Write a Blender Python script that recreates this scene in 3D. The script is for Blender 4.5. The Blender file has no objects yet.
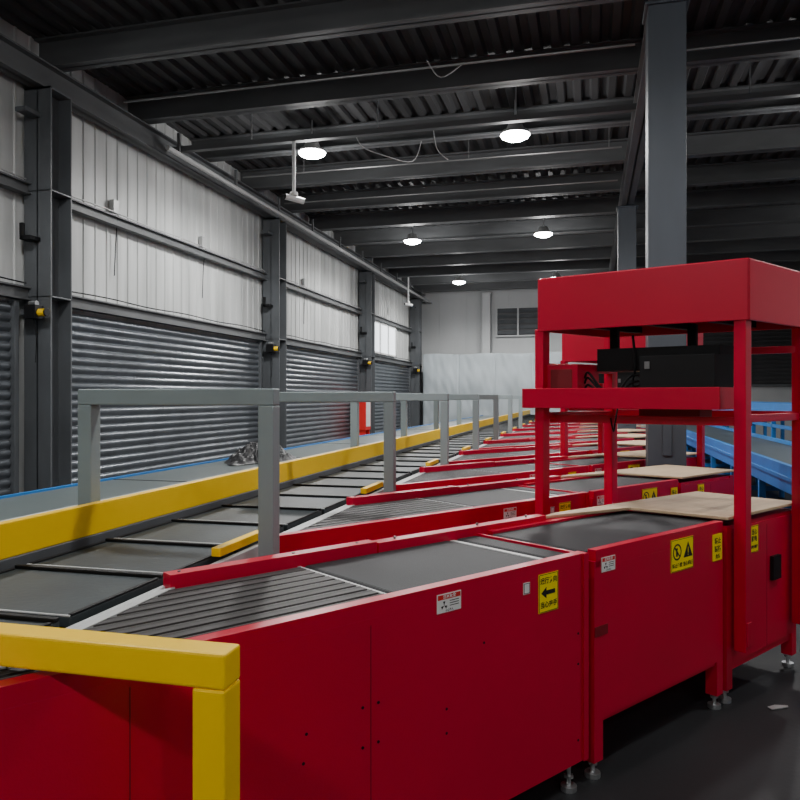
import bpy, math, random, bmesh
from mathutils import Matrix, Vector, noise
random.seed(4)
C = bpy.context.scene.collection
R = math.radians

# ---------------------------------------------------------------- materials
def mat(name, col, rough=.5, metal=0., spec=.5, emis=None, estr=0, var=0., vscale=(4,4,4), bump=0., bscale=60, coat=0., col2=None):
    m = bpy.data.materials.new(name); m.use_nodes = True
    nt = m.node_tree; b = nt.nodes['Principled BSDF']
    b.inputs['Base Color'].default_value = (*col, 1)
    b.inputs['Roughness'].default_value = rough
    b.inputs['Metallic'].default_value = metal
    b.inputs['Specular IOR Level'].default_value = spec
    b.inputs['Coat Weight'].default_value = coat
    if emis:
        b.inputs['Emission Color'].default_value = (*emis, 1)
        b.inputs['Emission Strength'].default_value = estr
    tc = nt.nodes.new('ShaderNodeTexCoord')
    if var > 0:
        mp = nt.nodes.new('ShaderNodeMapping'); mp.inputs['Scale'].default_value = vscale
        nt.links.new(tc.outputs['Object'], mp.inputs[0])
        n = nt.nodes.new('ShaderNodeTexNoise'); n.inputs['Scale'].default_value = 1; n.inputs['Detail'].default_value = 6
        nt.links.new(mp.outputs[0], n.inputs['Vector'])
        r = nt.nodes.new('ShaderNodeValToRGB')
        r.color_ramp.elements[0].position = .3; r.color_ramp.elements[1].position = .7
        c2 = col2 if col2 else tuple(c*(1-var) for c in col)
        r.color_ramp.elements[0].color = (*c2, 1)
        r.color_ramp.elements[1].color = (*col, 1)
        nt.links.new(n.outputs['Fac'], r.inputs[0]); nt.links.new(r.outputs[0], b.inputs['Base Color'])
    if bump > 0:
        n2 = nt.nodes.new('ShaderNodeTexNoise'); n2.inputs['Scale'].default_value = bscale
        nt.links.new(tc.outputs['Object'], n2.inputs['Vector'])
        bp = nt.nodes.new('ShaderNodeBump'); bp.inputs['Strength'].default_value = bump; bp.inputs['Distance'].default_value = .01
        nt.links.new(n2.outputs['Fac'], bp.inputs['Height']); nt.links.new(bp.outputs[0], b.inputs['Normal'])
    return m

RED = mat('red_paint', (.58,.001,.034), .32, spec=.42, var=.1, vscale=(2,2,2), bump=.05, bscale=150)
REDD = mat('red_paint_dark', (.20,.002,.01), .5)
BELT = mat('rubber_belt', (.022,.023,.026), .6, spec=.25, var=.35, vscale=(3,3,3), bump=.15, bscale=200)
STRIP = mat('belt_strip', (.050,.045,.045), .55, spec=.3, var=.2)
BLACK = mat('black_plastic', (.006,.006,.007), .55, spec=.25)
DARK = mat('dark_void', (.006,.006,.006), .9)
TRAY = mat('tray_mat', (.040,.052,.057), .5, spec=.35, var=.4, vscale=(5,3,3), bump=.1)
STEEL = mat('steel', (.55,.56,.57), .35, metal=.9)
STEELD = mat('steel_edge', (.22,.22,.22), .4, metal=.5)
LGREY = mat('light_grey_edge', (.50,.51,.51), .5)
YEL = mat('yellow_paint', (1.0,.62,.0), .4, spec=.3, var=.03)
GREY = mat('grey_rail_paint', (.27,.325,.335), .42, var=.1)
COLM = mat('grey_column_paint', (.100,.108,.117), .5, var=.3, vscale=(3,3,1.5))
COLD = mat('hall_column_paint', (.070,.082,.100), .5, var=.2, vscale=(3,3,1.0))
BEAM = mat('grey_beam_paint', (.112,.117,.122), .55, var=.35, vscale=(1,1,3))
DECK = mat('deck_metal', (.055,.055,.058), .6, var=.4, vscale=(2,.6,1))
WALLU = mat('wall_panel_grey_white', (.60,.61,.605), .5, var=.5, vscale=(.5,3.0,.25), col2=(.32,.33,.325))
WALLF = mat('wall_far_white', (.50,.51,.515), .7, var=.2, vscale=(.6,1,.3))
SHUT = mat('shutter_slats', (.17,.185,.205), .28, metal=.6, var=.25)
FLOOR = mat('floor_epoxy', (.026,.028,.031), .55, spec=.35, var=.5, vscale=(.8,.8,.8), bump=.08, bscale=30)
WOOD = mat('plywood', (.64,.46,.29), .6, var=.25, vscale=(2,18,2))
BLUE = mat('blue_paint', (.02,.20,.58), .4, var=.12)
BLUEB = mat('blue_grey_belt', (.05,.065,.075), .45, var=.3, vscale=(2,1,1))
BELTL = mat('grey_belt', (.105,.130,.130), .38, var=.3, vscale=(1,.5,1))
LAMP = mat('lamp_glass', (1,1,1), .4, emis=(1,.99,.97), estr=70)
LAMPH = mat('lamp_housing', (.42,.42,.42), .4, metal=.3)
WHITE = mat('white_plastic', (.75,.75,.74), .45)
LABY = mat('label_yellow', (1.0,.78,.0), .5)
LABW = mat('label_white', (.80,.80,.78), .5)
INK = mat('label_ink', (.006,.006,.006), .6)
INKR = mat('label_red', (.65,.01,.01), .6)
BAG = mat('black_bag', (.015,.015,.017), .4)
SKYP = mat('window_daylight', (.8,.85,.9), .5, emis=(.9,.95,1), estr=1.7)
TARP = mat('wrapping_film', (.40,.445,.47), .38, var=.2, vscale=(2,1,.8))
LOUV = mat('louver_dark', (.035,.035,.038), .5)

# ---------------------------------------------------------------- mesh builder
class MB:
    def __init__(s): s.v=[]; s.f=[]; s.m=[]; s.mats=[]
    def add(s, vs, fs, m, M=None):
        o=len(s.v)
        if m not in s.mats: s.mats.append(m)
        i=s.mats.index(m)
        for v in vs:
            v=Vector(v); s.v.append(tuple(M@v) if M else tuple(v))
        for f in fs: s.f.append(tuple(a+o for a in f)); s.m.append(i)
    def prism(s, poly, z0, z1, m, M=None):
        n=len(poly)
        vs=[(p[0],p[1],z0) for p in poly]+[(p[0],p[1],z1) for p in poly]
        fs=[tuple(range(n-1,-1,-1)), tuple(range(n,2*n))]+[(i,(i+1)%n,(i+1)%n+n,i+n) for i in range(n)]
        s.add(vs,fs,m,M)
    def box(s,x0,x1,y0,y1,z0,z1,m,M=None):
        if x0>x1:x0,x1=x1,x0
        if y0>y1:y0,y1=y1,y0
        if z0>z1:z0,z1=z1,z0
        s.prism([(x0,y0),(x1,y0),(x1,y1),(x0,y1)],z0,z1,m,M)
    def cyl(s,p0,p1,r,m,n=12,r2=None,M=None):
        p0=Vector(p0);p1=Vector(p1); d=(p1-p0).normalized(); r2=r if r2 is None else r2
        a=d.orthogonal().normalized(); b=d.cross(a)
        vs=[];
        for p,rr in((p0,r),(p1,r2)):
            for i in range(n):
                t=2*math.pi*i/n; vs.append(p+a*math.cos(t)*rr+b*math.sin(t)*rr)
        fs=[tuple(range(n-1,-1,-1)),tuple(range(n,2*n))]+[(i,(i+1)%n,(i+1)%n+n,i+n) for i in range(n)]
        s.add(vs,fs,m,M)
    def path(s,pts,r,m,n=8,M=None):
        P=[Vector(p) for p in pts]
        if len(P)>2:
            Q=[P[0]]+P+[P[-1]]; out=[]
            for i in range(1,len(Q)-2):
                for k in range(5):
                    t=k/5; a,b,c,d=Q[i-1],Q[i],Q[i+1],Q[i+2]
                    out.append(.5*((2*b)+(c-a)*t+(2*a-5*b+4*c-d)*t*t+(-a+3*b-3*c+d)*t**3))
            P=out+[P[-1]]
        for a,b in zip(P[:-1],P[1:]): s.cyl(a,b,r,m,n,M=M)
    def sheet(s,prof,ext,m):
        n=len(prof); vs=[Vector(p) for p in prof]+[Vector(p)+Vector(ext) for p in prof]
        s.add(vs,[(i,i+1,i+1+n,i+n) for i in range(n-1)],m)
    def text(s,body,size,M,m,sx=1.,bold=0.0):
        cu=bpy.data.curves.new('t','FONT'); cu.body=body; cu.size=size; cu.align_x='CENTER'; cu.align_y='CENTER'; cu.offset=bold
        ob=bpy.data.objects.new('t',cu); C.objects.link(ob)
        dg=bpy.context.evaluated_depsgraph_get()
        me=bpy.data.meshes.new_from_object(ob.evaluated_get(dg))
        s.add([Vector((v.co.x*sx,v.co.y,0)) for v in me.vertices],[tuple(p.vertices) for p in me.polygons],m,M)
        bpy.data.objects.remove(ob); bpy.data.meshes.remove(me)
    def mesh(s,name):
        me=bpy.data.meshes.new(name); me.from_pydata(s.v,[],s.f)
        for m in s.mats: me.materials.append(m)
        for p,i in zip(me.polygons,s.m): p.material_index=i
        me.update(); return me
    def obj(s,name,parent=None,bevel=0,M=None,smooth=False):
        me=s.mesh(name); return place(me,name,parent,bevel,M)
def place(me,name,parent=None,bevel=0,M=None):
    o=bpy.data.objects.new(name,me); C.objects.link(o)
    if parent: o.parent=parent
    if M: o.matrix_world=M
    if bevel:
        b=o.modifiers.new('bevel','BEVEL'); b.width=bevel; b.segments=2; b.limit_method='ANGLE'; b.angle_limit=R(40)
    return o
def empty(name,M):
    e=bpy.data.objects.new(name,None); C.objects.link(e); e.matrix_world=M; e.empty_display_size=.1; return e

XL,XR,YB,YF,ZC=-6.7,9.0,-6.0,29.0,6.0
# ---------------------------------------------------------------- room shell
b=MB(); b.box(XL-.3,XR+.3,YB-.3,YF+.3,-.12,0,FLOOR); b.obj('floor')
b=MB(); prof=[]; x=XL
while x<XR:
    prof+=[(x,YB,ZC),(x+.09,YB,ZC),(x+.12,YB,ZC+.06),(x+.21,YB,ZC+.06)]; x+=.24
b.sheet(prof,(0,YF-YB,0),DECK); b.box(XL-.3,XR+.3,YB-.3,YF+.3,ZC+.09,ZC+.2,DECK); b.obj('ceiling')
b=MB(); b.box(XL-.25,XL-.03,YB,YF,0,ZC+.09,WALLU)
prof=[]; y=YB
while y<YF-.3:
    prof+=[(XL,y,2.7),(XL,y+.19,2.7),(XL+.015,y+.205,2.7),(XL+.015,y+.235,2.7),(XL,y+.25,2.7)]; y+=.25
b.sheet(prof,(0,0,ZC-2.7),WALLU); b.obj('wall_left')
b=MB(); b.box(XL-.25,XR+.25,YF,YF+.25,0,ZC+.09,WALLF)
for i in range(28): b.box(XL+.3+i*.55,XL+.33+i*.55,YF-.015,YF,3.2,ZC,WALLF)
b.obj('wall_back')
b=MB(); b.box(XR,XR+.25,YB,YF,0,ZC+.09,WALLF); b.obj('wall_right')
b=MB(); b.box(XL-.25,XR+.25,YB-.25,YB,0,ZC+.09,WALLF); b.obj('wall_front')

def ibeam_x(b,y,x0,x1,z0,z1,w,m):
    b.box(x0,x1,y-w/2,y+w/2,z0,z0+.022,m); b.box(x0,x1,y-w/2,y+w/2,z1-.022,z1,m); b.box(x0,x1,y-.012,y+.012,z0,z1,m)
def ibeam_y(b,x,y0,y1,z0,z1,w,m):
    b.box(x-w/2,x+w/2,y0,y1,z0,z0+.022,m); b.box(x-w/2,x+w/2,y0,y1,z1-.022,z1,m); b.box(x-.012,x+.012,y0,y1,z0,z1,m)
for k in range(-7,12):
    y=7.86+1.84*k
    if YB+.2<y<YF-.2:
        b=MB(); ibeam_x(b,y,XL+.02,XR-.02,5.63,5.995,.20,BEAM); b.obj('roof_beam')
b=MB(); ibeam_y(b,.7,YB+.02,YF-.02,5.27,5.62,.24,BEAM); b.obj('roof_girder')
b=MB(); ibeam_y(b,XL+.22,YB+.02,YF-.02,5.3,5.62,.2,BEAM); b.obj('eave_girder')

def boxcol(b,x,y,w,z1,m):
    b.box(x-w/2,x+w/2,y-w/2,y+w/2,.02,z1,m); b.box(x-w/2-.06,x+w/2+.06,y-w/2-.06,y+w/2+.06,0,.025,m)
    b.box(x-w/2-.03,x+w/2+.03,y-w/2-.03,y+w/2+.03,z1-.03,z1,m)
def hcol(b,x,y,w,z1,m):
    t=.022
    b.box(x-w/2,x+w/2,y-w/2,y-w/2+t,.02,z1,m); b.box(x-w/2,x+w/2,y+w/2-t,y+w/2,.02,z1,m); b.box(x-t/2,x+t/2,y-w/2,y+w/2,.02,z1,m)
    b.box(x-w/2-.06,x+w/2+.06,y-w/2-.06,y+w/2+.06,0,.025,m)
    b.box(x-w/2,x+w/2,y-w/2,y+w/2,z1-.03,z1,m)
COLY=[.9,7.75,14.5,21.2,27.6]
for y in COLY:
    b=MB(); x=XL+.24; w=.38
    hcol(b,x,y,w,5.29,COLM)
    for z in (2.75,4.03): b.box(x-w/2,x+w/2,y-w/2,y+w/2,z,z+.02,COLM)
    b.box(x-.1,x+.05,y-w/2-.18,y-w/2,3.42,3.47,BLACK); b.box(x-.1,x-.05,y-w/2-.18,y-w/2-.14,3.42,3.62,BLACK)
    b.box(x-.1,x+.05,y-w/2-.25,y-w/2,4.92,4.97,COLM); b.obj('wall_column',bevel=.004)
for y in (-1.5,7.5,15.2,22.9):
    b=MB(); boxcol(b,.7,y,.34,5.265,COLD); b.box(.66,.74,y-.19,y-.17,1.0,1.3,COLD); b.obj('steel_column',bevel=.006)
for z,h in((4.0,.14),(2.72,.16)):
    b=MB(); b.box(XL+.025,XL+.11,YB+.02,YF-.05,z,z+h,BEAM); b.box(XL+.11,XL+.16,YB+.02,YF-.05,z,z+.02,BEAM); b.box(XL+.11,XL+.16,YB+.02,YF-.05,z+h-.02,z+h,BEAM)
    b.obj('wall_girt')
def shutter(name,y0,y1):
    b=MB(); prof=[]; z=.03; h=.115
    while z<2.6:
        for i in range(6):
            t=i/6; prof.append((XL+.05+.028*math.sin(math.pi*t)**.7,y0,z+h*.88*t))
        prof.append((XL+.045,y0,z+h*.9)); z+=h
    b.sheet(prof,(0,y1-y0,0),SHUT)
    b.box(XL+.02,XL+.12,y0-.07,y0,0,2.69,COLM); b.box(XL+.02,XL+.12,y1,y1+.07,0,2.69,COLM)
    b.box(XL+.03,XL+.13,y0,y1,0,.06,COLM)
    b.obj(name)
shutter('roller_shutter',YB+.2,COLY[0]-.45)
for a,c in zip(COLY[:-1],COLY[1:]): shutter('roller_shutter',a+.42,c-.42)
for y in COLY:
    b=MB(); M=Matrix.Translation((XL+.30,y-.32,2.56))
    b.box(-.08,.08,-.07,.07,-.08,.08,BLACK,M); b.cyl((.0,.0,-.01),(.17,0,-.01),.045,YEL,M=M); b.cyl((.17,0,-.01),(.19,0,-.01),.05,BLACK,M=M); b.cyl((-.05,0,.10),(.05,0,.10),.035,STEEL,M=M)
    b.box(-.16,-.08,-.03,.03,-.03,.03,COLM,M)
    b.path([(0,0,-.08),(.02,.02,-.3),(0,.03,-.6)],.005,BLACK,6,M)
    b.obj('shutter_motor',bevel=.005)
b=MB(); b.cyl((XL+.55,9.9,5.30),(XL+.55,YF-.05,5.30),.04,LAMPH)
for i in range(10): b.box(XL+.53,XL+.57,10.2+i*1.9,10.24+i*1.9,5.3,5.62,BEAM)
b.obj('pipe_run')
b=MB(); b.box(XL+.35,6.0,10.32,10.42,5.38,5.46,BEAM)
for x in (-5,-3,-1,2,4): b.cyl((x,10.37,5.46),(x,10.37,5.99),.012,STEEL,6)
b.obj('cable_tray')
b=MB()
for (p,q) in (((-6.2,12.5,5.6),(.5,12.5,5.6)),((-6.2,8.9,5.6),(.5,8.9,5.6)),((.9,9.2,5.6),(8.8,9.2,5.6)),((-6.2,14.4,5.6),(.5,14.4,5.6))): b.cyl(p,q,.015,STEELD,6)
for x in (-5,-2,.3,3,6): b.cyl((x,12.5 if x<.7 else 9.2,5.6),(x,12.5 if x<.7 else 9.2,5.99),.008,STEELD,6)
b.path([(-3.4,10.5,5.5),(-3.3,10.6,5.3),(-3.0,10.8,5.2),(-2.7,11.3,5.25),(-2.6,11.5,5.62)],.008,LAMPH,6)
b.path([(-2.2,10.5,5.44),(-2.15,10.55,5.15),(-2.0,10.6,5.0)],.008,LAMPH,6)
b.path([(-1.9,8.7,5.6),(-1.75,8.8,5.42),(-1.5,8.9,5.6)],.008,LAMPH,6)
b.obj('conduit_lines')
b=MB()
for z0 in (4.17,2.92):
    for a,c in zip(COLY[:-1],COLY[1:]):
        n=6; pts=[]
        for i in range(n+1):
            t=i/n; pts.append((XL+.13,a+.25+(c-a-.5)*t,z0+(.02 if i%2 else -.0)))
        b.path(pts,.010,BLACK if z0<3 else LAMPH,6)
for y in COLY[1:]:
    b.path([(XL+.14,y+.3,2.92),(XL+.14,y+.33,3.6),(XL+.14,y+.3,4.17),(XL+.14,y+.34,5.2)],.010,LAMPH,6)
for y in (9.3,11.8,16.6):
    b.path([(XL+.13,y,4.16),(XL+.06,y+.05,3.9),(XL+.05,y+.02,3.3)],.007,BLACK,6)
    b.box(XL+.025,XL+.10,y-.06,y+.06,4.2,4.38,LAMPH)
b.obj('wall_cable_run')

b=MB(); 
b.box(XL+.02,XL+.05,22.3,25.2,3.0,4.0,SKYP)
for y in (22.25,23.2,24.2,25.15): b.box(XL+.02,XL+.09,y,y+.07,2.95,4.0,WHITE)
for z in (2.95,3.94): b.box(XL+.02,XL+.09,22.25,25.22,z,z+.06,WHITE)
b.obj('window_1')
def louver(name,x0,x1,z0,z1,m,fm,pitch=.14):
    b=MB(); y=YF-.02
    b.box(x0,x1,y-.03,y,z0,z1,LOUV)
    n=int((z1-z0)/pitch)
    for i in range(n):
        z=z0+(i+.2)*(z1-z0)/n; b.add([(x0,y-.1,z),(x1,y-.1,z),(x1,y-.03,z+pitch*.7),(x0,y-.03,z+pitch*.7)],[(0,1,2,3)],m)
    for a,c in((x0-.06,x0),(x1,x1+.06)): b.box(a,c,y-.12,y,z0-.06,z1+.06,fm)
    b.box(x0,x1,y-.12,y,z0-.06,z0,fm); b.box(x0,x1,y-.12,y,z1,z1+.06,fm)
    b.box((x0+x1)/2-.03,(x0+x1)/2+.03,y-.12,y,z0,z1,fm)
    b.obj(name)
louver('window_2',-3.5,-1.9,3.95,5.0,COLM,WALLF,.2)
louver('window_3',3.6,7.6,2.0,4.7,DECK,COLM)
b=MB(); boxcol(b,-3.9,YF-.2,.3,5.6,WALLF); b.obj('end_wall_column')
b=MB(); nx,nz=100,34; x0,x1,zt,yy=-6.1,-.7,3.15,27.3
vs=[]
for j in range(nz+1):
    for i in range(nx+1):
        x=x0+(x1-x0)*i/nx; z=zt*j/nz
        d=noise.noise(Vector((x*1.3,0,z*1.3)))*.06+noise.noise(Vector((x*4,3,z*2+x*3)))*.025
        vs.append((x,yy-.03-d-.04*abs(math.sin((x-x0)*math.pi/1.35))**.3,z*(1+.006*math.sin(x*3.1)*(j/nz))))
b.add(vs,[(j*(nx+1)+i,j*(nx+1)+i+1,(j+1)*(nx+1)+i+1,(j+1)*(nx+1)+i) for j in range(nz) for i in range(nx)],TARP)
b.box(x0+.02,x1-.02,yy+.05,yy+.9,0,3.08,TARP)
b.obj('film_wrapped_pallet_stack')
b=MB(); M=Matrix.Translation((XL+.22,20.2,0)); b.box(0,.28,0,.5,.6,1.5,INKR,M); b.box(.28,.29,.05,.45,.7,1.4,WHITE,M); 
for yy in (.03,.42): b.box(.02,.26,yy,yy+.05,0,.6,INKR,M)
b.obj('fire_hydrant_cabinet',bevel=.01)

# ---------------------------------------------------------------- lamps
lampme=MB()
lampme.cyl((0,0,.525),(0,0,.17),.012,STEEL,8); lampme.cyl((0,0,.17),(0,0,.05),.10,LAMPH,20,r2=.15); lampme.cyl((0,0,.05),(0,0,.0),.20,LAMPH,28,r2=.225)
lampme.cyl((0,0,0),(0,0,-.03),.215,LAMP,28,r2=.20); lampme.cyl((0,0,-.03),(0,0,-.065),.20,LAMP,28,r2=.13)
lm=lampme.mesh('high_bay_lamp')
for x,y,e in ((-4.3,-2.7,220),(-1.08,-2.7,240),(3,-2.7,190),(6.2,-2.7,100),
            (-4.3,4.3,430),(-1.08,4.3,290),(3,4.3,230),
            (-4.3,11.1,740),(-1.08,11.1,590),(3.,11.1,360),(6.2,11.1,240),
            (-4.3,18,740),(-1.08,18,600),(6.2,18,360),(-4.3,24.8,700),(-1.08,24.8,560)):
    place(lm,'high_bay_lamp',M=Matrix.Translation((x,y,5.45)))
    l=bpy.data.lights.new('lamp_light','SPOT'); l.energy=e*.97; l.shadow_soft_size=.18; l.color=(1,.995,.98); l.spot_size=R(168); l.spot_blend=.5
    o=bpy.data.objects.new('lamp_light',l); o.location=(x,y,5.33); C.objects.link(o)
    l=bpy.data.lights.new('lamp_glow','POINT'); l.energy=e*.085; l.shadow_soft_size=.18; l.color=(1,.995,.98)
    o=bpy.data.objects.new('lamp_glow',l); o.location=(x,y,5.15); C.objects.link(o)
for (x,y,zt,zb) in ((-4.3,10.35,5.375,4.62),(-6.0,24.5,5.99,4.8)):
    b=MB(); M=Matrix.Translation((x,y,0))
    b.cyl((0,0,zt),(0,0,zb),.028,WHITE,M=M); b.cyl((0,0,zb),(0,0,zb-.05),.06,WHITE,16,M=M)
    b.cyl((-.1,-.08,zb-.08),(.12,.1,zb-.12),.045,WHITE,14,M=M); b.cyl((-.11,-.088,zb-.078),(-.1,-.08,zb-.08),.035,BLACK,14,M=M)
    b.obj('security_camera')

# ---------------------------------------------------------------- sorter line
X0,X1=-2.03,-1.40
SE=empty('tray_sorter',Matrix.Identity(4))
b=MB()
b.box(X0,X1,-3,26.5,.18,.84,COLM); b.box(X0,X1,-3,26.5,.84,.875,BLACK)
for i in range(24): 
    for x in (X0+.04,X1-.12): b.box(x,x+.08,-2.8+i*1.25,-2.72+i*1.25,0,.18,COLM)
b.obj('frame',SE)
b=MB(); y=-2.9; p=.52
while y<26.2:
    b.box(X0+.0,X1-.03,y+.02,y+p-.02,.895,.925,TRAY)
    b.box(X0+.0,X1-.03,y+p-.04,y+p-.02,.925,.938,BLACK)
    b.box(X0+.0,X1-.03,y+.018,y+.026,.925,.931,LGREY)
    for x in (X0+.0,X1-.045): b.box(x,x+.015,y+.03,y+p-.05,.925,.932,BLACK)
    y+=p
b.obj('trays',SE,bevel=.005)
b=MB(); b.box(-2.085,-2.045,-3,26.5,.965,1.095,YEL); b.box(-2.085,-2.035,-3,26.5,.84,.965,COLM)
b.box(-1.40,-1.375,-3,26.5,.86,.915,LGREY)
b.obj('side_rail',SE,bevel=.004)
b=MB()
for k in range(0,11): b.box(-1.425,-1.385,2.6+1.93*k,3.0+1.93*k,.93,.965,YEL)
b.obj('guard_rail',SE,bevel=.004)

b=MB()
for x0,x1 in((-2.95,-2.27),(-3.72,-3.02)):
    b.box(x0,x1,-3,26.5,.80,.885,BELTL); b.box(x0-.03,x0,-3,26.5,.72,.90,BLUE if x0<-3.5 else LGREY); b.box(x1,x1+.02,-3,26.5,.72,.895,LGREY)
    for i in range(12): b.box(x0,x1,-2+i*2.4,-1.985+i*2.4,.885,.888,BLACK)
for i in range(15):
    for x in (-3.7,-3.0,-2.4): b.box(x,x+.07,-2.8+i*2,-2.73+i*2,0,.8,COLM)
b.obj('belt_conveyor')

def arch(name,xa,xb,y,z,m,t=.07):
    b=MB(); h=t/2
    b.box(xa-h,xb+h,y-h,y+h,z-t,z,m)
    for x in (xa,xb):
        b.box(x-h,x+h,y-h,y+h,.01,z-t,m); b.box(x-.07,x+.07,y-.07,y+.07,0,.012,m)
    b.obj(name,bevel=.006)
for k in range(7): arch('guard_frame',-2.17,-1.30,2.86+1.93*k,1.585,GREY)
arch('yellow_guard_frame',-2.17,-.765,1.42,1.02,YEL,.075)

# crumpled plastic bag: heap draped from a grid, sharp folds
b=MB(); n=60; vs=[]
for j in range(n+1):
    for i in range(n+1):
        u=2*i/n-1; v=2*j/n-1
        r=math.hypot(u,v); a=math.atan2(v,u)
        # map square to disc
        if r>1e-6:
            m_=max(abs(u),abs(v)); uu=u/r*m_; vv=v/r*m_
        else: m_=0; uu=vv=0
        edge=1+.16*math.sin(3*a+.5)+.10*math.sin(7*a)
        x=uu*.30*edge; y=vv*.50*edge
        q=Vector((x*5,y*5,0))
        fold=1-abs(noise.noise(q*1.3)*2); fold2=1-abs(noise.noise(q*2.9+Vector((4,1,2)))*2)
        h=(1-m_**2)*(.085+.11*max(0,fold)*.9+.05*fold2+.05*noise.noise(q*.8))
        vs.append((x,y,max(.004,h)))
b.add(vs,[(j*(n+1)+i,j*(n+1)+i+1,(j+1)*(n+1)+i+1,(j+1)*(n+1)+i) for j in range(n) for i in range(n)],BAG)
b.obj('black_plastic_bag',M=Matrix.Translation((-3.33,7.1,.89)))

# ---------------------------------------------------------------- red chute conveyor (local: x along, y across, z up)
W=.60
def s0(y): return (-1.36+.819*y)/.574
body=MB()
body.prism([(s0(0),0),(-.02,0),(-.02,W),(s0(W),W)],.11,.88,RED)
body.prism([(s0(0)+.0,0),(-.02,0),(-.02,.045),(s0(.045),.045)],.88,.93,RED)
body.box(-.035,-.02,.0,W,.80,.925,RED)
for s in (-1.85,-1.12): body.box(s,s+.003,-.0012,0,.13,.86,REDD)
for s in (-1.15,-1.09,-.08):
    for z in (.2,.5,.62): body.cyl((s,-.003,z),(s,.0,z),.005,BLACK,8)
for s,z in ((-.8,.52),(-.8,.44),(-.62,.7),(-1.35,.6),(-1.36,.52),(-1.5,.45)): body.cyl((s,-.002,z),(s,.0,z),.005,BLACK,8)
body.box(-.05,-.02,-.008,0,.11,.93,RED)
body.box(.05,1.10,.012,W-.01,.22,.885,RED); body.box(.04,1.12,0,.04,.86,.93,RED); body.box(.04,1.12,W-.04,W,.86,.93,RED)
for s in (.03,1.06):
    for y in (0,W-.06): body.box(s,s+.06,y,y+.06,.07,.885,RED)
body.box(.09,1.06,.0,.012,.24,.86,RED)
body.box(.03,.12,-.004,.0,.58,.62,REDD)
body.box(1.17,2.0,.01,W-.01,.16,.90,RED)
for s in (1.16,1.95):
    for y in (0,W-.06): body.box(s,s+.06,y,y+.06,.07,.90,RED)
body.box(1.22,1.95,0,.012,.2,.88,RED)
body.box(1.62,1.623,-.001,.0,.2,.86,REDD)
body.box(1.66,1.76,-.02,0,.55,.68,BLACK)
def guide(a,c,za,zb): body.prism([(a,W-.01),(c,W-.01),(c,W+.05),(a,W+.05)],za,zb,RED)
guide(s0(W)+.02,-.62,.86,.962); guide(-.61,.47,.86,.955)
for s in (-1.45,-1.0,-.7,-.5,0,.35): body.cyl((s,W+.02,.955),(s,W+.02,.966),.006,STEELD,8)
for s in (s0(0)+.15,-1.2,-.1,.06,1.09,1.2,1.97):
    for y in (.03,W-.03):
        if s<s0(y): continue
        body.cyl((s,y,.115),(s,y,.02),.010,STEEL,8); body.cyl((s,y,.02),(s,y,.0),.032,STEEL,14)
        body.cyl((s,y,.05),(s,y,.06),.02,STEEL,6)
bodym=body.mesh('chute_body')
belts=MB()
belts.prism([(s0(.045),.045),(-1.0,.045),(-1.0,W-.01),(s0(W-.01),W-.01)],.88,.886,DARK)
n=9; wy=(W-.055)/n
for i in range(n):
    y=.048+i*wy; yb=y+wy*.56
    belts.prism([(s0(y)+.01,y),(-1.0,y),(-1.0,yb),(s0(yb)+.01,yb)],.886,.918,STRIP)
    belts.prism([(s0(yb)+.01,yb),(-1.0,yb),(-1.0,yb+.003),(s0(yb+.003)+.01,yb+.003)],.886,.920,STEELD)
belts.box(-1.0,-.99,.045,W-.01,.88,.918,LGREY)
belts.prism([(s0(.045)+.0,.045),(s0(.045)+.05,.045),(s0(W-.01)+.05,W-.01),(s0(W-.01),W-.01)],.90,.921,LGREY)
def belt(a,c):
    belts.box(a+.02,c-.02,.05,W-.015,.885,.917,BELT); 
    for q in(a+.02,c-.02): belts.cyl((q,.05,.897),(q,W-.015,.897),.02,BELT,12)
belt(-.98,-.21); belts.box(-.205,-.18,.045,W-.01,.87,.914,LGREY); belt(-.175,-.03); 
belts.box(-.03,.0,.05,W-.02,.88,.905,BLACK); belt(0.03,1.16)
beltsm=belts.mesh('belts')
wd=MB(); wd.prism([(1.16,-.01),(2.02,-.01),(2.02,.61),(.62,.655),(.48,.62),(1.08,.50)],.931,.947,WOOD); woodm=wd.mesh('plywood_top')
lab=MB()
def plate(s,z,w,h,m,off=0): lab.box(s-w/2,s+w/2,-.003-off,-.0005,z-h/2,z+h/2,m)
def T(t,size,s,z,m=INK,sx=1.,off=0.001):
    lab.text(t,size,Matrix.Translation((s,-.003-off,z))@Matrix.Rotation(R(90),4,'X'),m,sx,bold=size*.025)
def frame(s,z,w,h,t,m=INK):
    for a in (-1,1):
        lab.box(s+a*w/2-t/2,s+a*w/2+t/2,-.0038,-.003,z-h/2,z+h/2,m); lab.box(s-w/2,s+w/2,-.0038,-.003,z+a*h/2-t/2,z+a*h/2+t/2,m)
def ring(s,z,r,t,m,y=-.0036,n=24,fill=None,bar=False):
    vs=[];fs=[]
    for i in range(n):
        a=2*math.pi*i/n
        vs+=[(s+r*math.cos(a),y,z+r*math.sin(a)),(s+(r-t)*math.cos(a),y,z+(r-t)*math.sin(a))]
    for i in range(n):
        j=(i+1)%n; fs.append((2*i,2*j,2*j+1,2*i+1))
    lab.add(vs,fs,m)
    if bar:
        d=Vector((.707,0,-.707)); p=Vector((.707,0,.707))*t*.5; c=Vector((s,y-.0002,z)); lab.add([c-d*r*.95-p,c+d*r*.95-p,c+d*r*.95+p,c-d*r*.95+p],[(0,1,2,3)],m)
def tri(s,z,r,m,y=-.0036,hole=None):
    vs=[(s+r*math.cos(a),y,z+r*math.sin(a)) for a in (R(90),R(210),R(330))]; lab.add(vs,[(0,1,2)],m)
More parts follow.
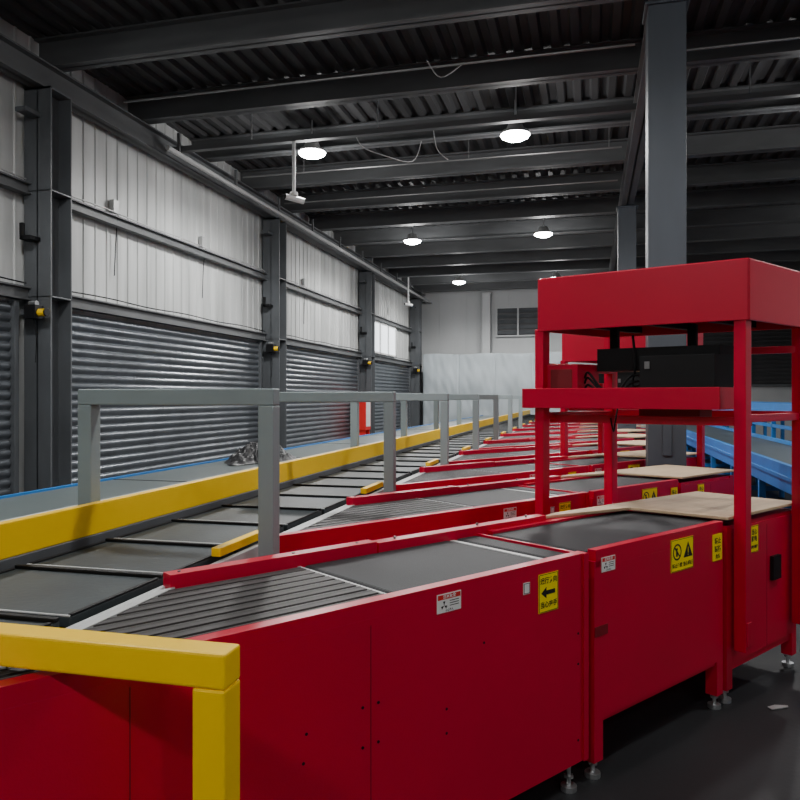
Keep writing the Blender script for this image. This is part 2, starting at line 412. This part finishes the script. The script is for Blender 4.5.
def white_label(s,z,w,h):
    plate(s,z,w,h,LABW); lab.box(s-w/2+.003,s+w/2-.003,-.0035,-.003,z+h*.2,z+h/2-.003,INKR); T('注意安全',h*.24,s,z+h*.34,LABW)
    for a in (90,210,330): lab.add([(s-w*.22,-.0037,z-h*.12)]+[(s-w*.22+h*.24*math.cos(R(a+q)),-.0037,z-h*.12+h*.24*math.sin(R(a+q))) for q in(-22,22)],[(0,1,2)],INK)
    for i in range(3): lab.box(s+w*.02,s+w*.4,-.0036,-.003,z+h*(.06-.13*i),z+h*(.1-.13*i),INK)
    T('小心卷入',h*.15,s,z-h*.4)
white_label(-.79,.872,.11,.062)
plate(-.394,.85,.036,.042,LABW); frame(-.394,.85,.03,.036,.002,LOUV)
s,z=-.267,.815; plate(s,z,.115,.145,LABY); frame(s,z,.109,.139,.002)
T('运行方向',.025,s,z+.045); T('当心夹手',.025,s,z-.045)
lab.box(s-.018,s+.038,-.0037,-.003,z-.007,z+.009,INK); lab.add([(s-.045,-.0037,z+.001),(s-.014,-.0037,z-.021),(s-.014,-.0037,z+.023)],[(0,1,2)],INK)
white_label(.125,.865,.095,.06)
s,z=.72,.822; plate(s,z,.20,.148,LABY); frame(s,z,.194,.142,.002)
ring(s-.048,z+.015,.038,.008,INK,bar=True); lab.cyl((s-.05,-.0034,z+.028),(s-.05,-.0030,z+.028),.007,INK,10); lab.box(s-.058,s-.044,-.0036,-.003,z-.006,z+.020,INK)
tri(s+.05,z+.006,.048,INK); lab.box(s+.048,s+.052,-.0041,-.0038,z+.0,z+.028,LABY); lab.box(s+.048,s+.052,-.0041,-.0038,z-.010,z-.005,LABY)
T('禁止攀爬',.022,s-.048,z-.048); T('当心机械',.022,s+.048,z-.048)
s,z=1.055,.81; plate(s,z,.09,.13,LABY,.002); T('禁止',.032,s,z+.03,off=.003); T('踩踏',.032,s,z-.01,off=.003); T('危险',.022,s,z-.045,off=.003)
s,z=1.463,.80; plate(s,z,.1,.14,LABY); frame(s,z,.094,.134,.002); T('当心',.032,s,z+.035); T('触电',.032,s,z-.0); T('请勿靠近',.019,s,z-.042)
labm=lab.mesh('labels')

PITCH=1.93
CM=lambda k: Matrix.Translation((0,3.06+PITCH*k,0))@Matrix.Rotation(R(55),4,'Z')
for k in range(0,12):
    e=empty('chute_conveyor',CM(k))
    for me,nm,bv in ((bodym,'body',.004),(beltsm,'belts',0),(woodm,'plywood_top',.003),(labm,'labels',0)):
        place(me,nm,e,bv if k<4 else 0)

# ---------------------------------------------------------------- scanner portal
po=MB(); t=.031
FR=(1.235,-.045); FL=(.98,1.02); RR=(1.94,-.045); RL=(1.685,1.02)
for (x,y) in (FR,RR): po.box(x-t,x+t,y-t,y+t,.27,1.95,RED)
po.box(FR[0]-.025,FR[0]+.025,FR[1]-t-.006,FR[1]-t,.30,.42,RED)
for (x,y) in (FL,RL):
    po.box(x-t,x+t,y-t,y+t,.02,1.95,RED); po.box(x-.05,x+.05,y-.04,y+.05,0,.02,RED)
def P(a,c):
    return (FR[0]+(RR[0]-FR[0])*a+(FL[0]-FR[0])*c, FR[1]+(FL[1]-FR[1])*c)
def quad(a0,a1,c0,c1): return [P(a0,c0),P(a1,c0),P(a1,c1),P(a0,c1)]
A0,A1=-.05,.93
po.prism(quad(A0,A1,-.04,1.0),2.235,2.245,RED)
po.prism(quad(A0-.01,A0+.01,-.04,1.0),1.935,2.24,RED); po.prism(quad(A1-.01,A1+.01,-.04,1.0),1.935,2.24,RED)
po.prism(quad(A0,A1,-.045,-.03),1.935,2.24,RED); po.prism(quad(A0,A1,.99,1.005),1.935,2.24,RED)
po.prism(quad(A0,A1,0,1.0),2.06,2.075,REDD)
for c in (.2,.5,.8): po.prism(quad(0,A1-.02,c-.02,c+.02),1.95,1.99,BLACK)
po.prism(quad(-.08,.40,.09,1.06),1.49,1.505,RED)
po.prism(quad(-.10,-.08,.07,1.06),1.485,1.60,RED); po.prism(quad(.40,.42,.09,1.06),1.485,1.60,RED)
po.prism(quad(-.10,.42,1.06,1.075),1.485,1.60,RED); po.prism(quad(-.08,.42,.08,.09),1.485,1.60,RED)
po.prism(quad(.1,.16,0,1),1.40,1.445,RED); po.prism(quad(.96,1.02,0,1),1.42,1.47,RED); po.prism(quad(.96,1.02,0,1),1.80,1.84,RED)
po.prism(quad(0,1,-.01,.03),1.42,1.46,RED); po.prism(quad(0,1,.97,1.01),1.42,1.46,RED); po.prism(quad(0,1,.97,1.01),1.70,1.75,RED)
po.prism(quad(.2,.4,.25,.55),1.43,1.485,REDD)
pom=po.mesh('frame')
eq=MB()
eq.prism(quad(-.07,.22,.10,.45),1.506,1.77,BLACK); eq.prism(quad(-.075,-.07,.40,.425),1.70,1.74,STEELD)
eq.prism(quad(.22,.6,.16,.78),1.70,1.83,BLACK); eq.prism(quad(.3,.34,.3,.34),1.83,1.95,BLACK); eq.prism(quad(.3,.34,.7,.74),1.83,1.95,BLACK)
eq.prism(quad(.0,.30,.80,.98),1.506,1.74,RED); eq.prism(quad(-.004,.0,.83,.95),1.53,1.71,REDD)
def pt(a,c,z): q=P(a,c); return (q[0],q[1],z)
for d in (0,.03,.07): eq.path([pt(.1,.80,1.66-d),pt(.05,.76,1.69-d),pt(.02,.68,1.60-d*.5),pt(.02,.60,1.55+d*.3),pt(.05,.53,1.60+d),pt(.1,.44,1.64)],.007,BLACK,6)
eq.path([pt(.2,.58,1.9),pt(.18,.56,1.72),pt(.08,.54,1.62),pt(.05,.50,1.53)],.008,BLACK,6)
eq.path([pt(-.09,.55,1.5),pt(-.1,.56,1.42),pt(-.02,.6,1.36),pt(.1,.66,1.43)],.005,BLACK,6)
eqm=eq.mesh('scanner_equipment')
for k in (0,2):
    e=empty('scanner_portal',CM(k)); place(pom,'frame',e,.003); place(eqm,'scanner_equipment',e,.003)

# ---------------------------------------------------------------- blue conveyor lines on the right
def blue_line(b,x0,x1,z,y0,y1):
    b.box(x0,x0+.05,y0,y1,z-.22,z+.05,BLUE); b.box(x1-.05,x1,y0,y1,z-.22,z+.05,BLUE); b.box(x0+.05,x1-.05,y0,y1,z-.08,z,BLUEB)
    b.box(x0-.02,x0,y0,y1,z-.1,z-.06,BLUE)
    y=y0+.2
    while y<y1:
        for x in (x0,x1-.07): b.box(x,x+.07,y,y+.07,0,z-.2,BLUE)
        b.box(x0,x1,y,y+.05,.3,.36,BLUE); y+=1.7
b=MB(); blue_line(b,1.85,2.9,.84,5.5,27); b.obj('blue_conveyor',bevel=.004)
b=MB(); blue_line(b,3.2,4.2,1.38,6,27); b.box(3.2,3.25,6,27,1.0,1.06,BLUE); b.obj('blue_conveyor',bevel=.004)

b=MB(); M=Matrix.Translation((.87,4.0,.003))@Matrix.Rotation(R(25),4,'Z'); b.prism([(0,0),(.10,.01),(.11,.025),(.05,.045),(.0,.03)],0,.004,LAMPH,M); b.obj('paper_scrap')

# ---------------------------------------------------------------- world + camera
w=bpy.data.worlds.new('world'); bpy.context.scene.world=w; w.use_nodes=True
w.node_tree.nodes['Background'].inputs[0].default_value=(.6,.7,.8,1); w.node_tree.nodes['Background'].inputs[1].default_value=.3
cd=bpy.data.cameras.new('camera'); cd.sensor_width=36; cd.lens=740/800*36; cd.shift_y=-.00375; cd.clip_start=.05
co=bpy.data.objects.new('camera',cd); co.location=(0,0,1.55); co.rotation_euler=(R(90),0,R(14.4)); C.objects.link(co)
bpy.context.scene.camera=co
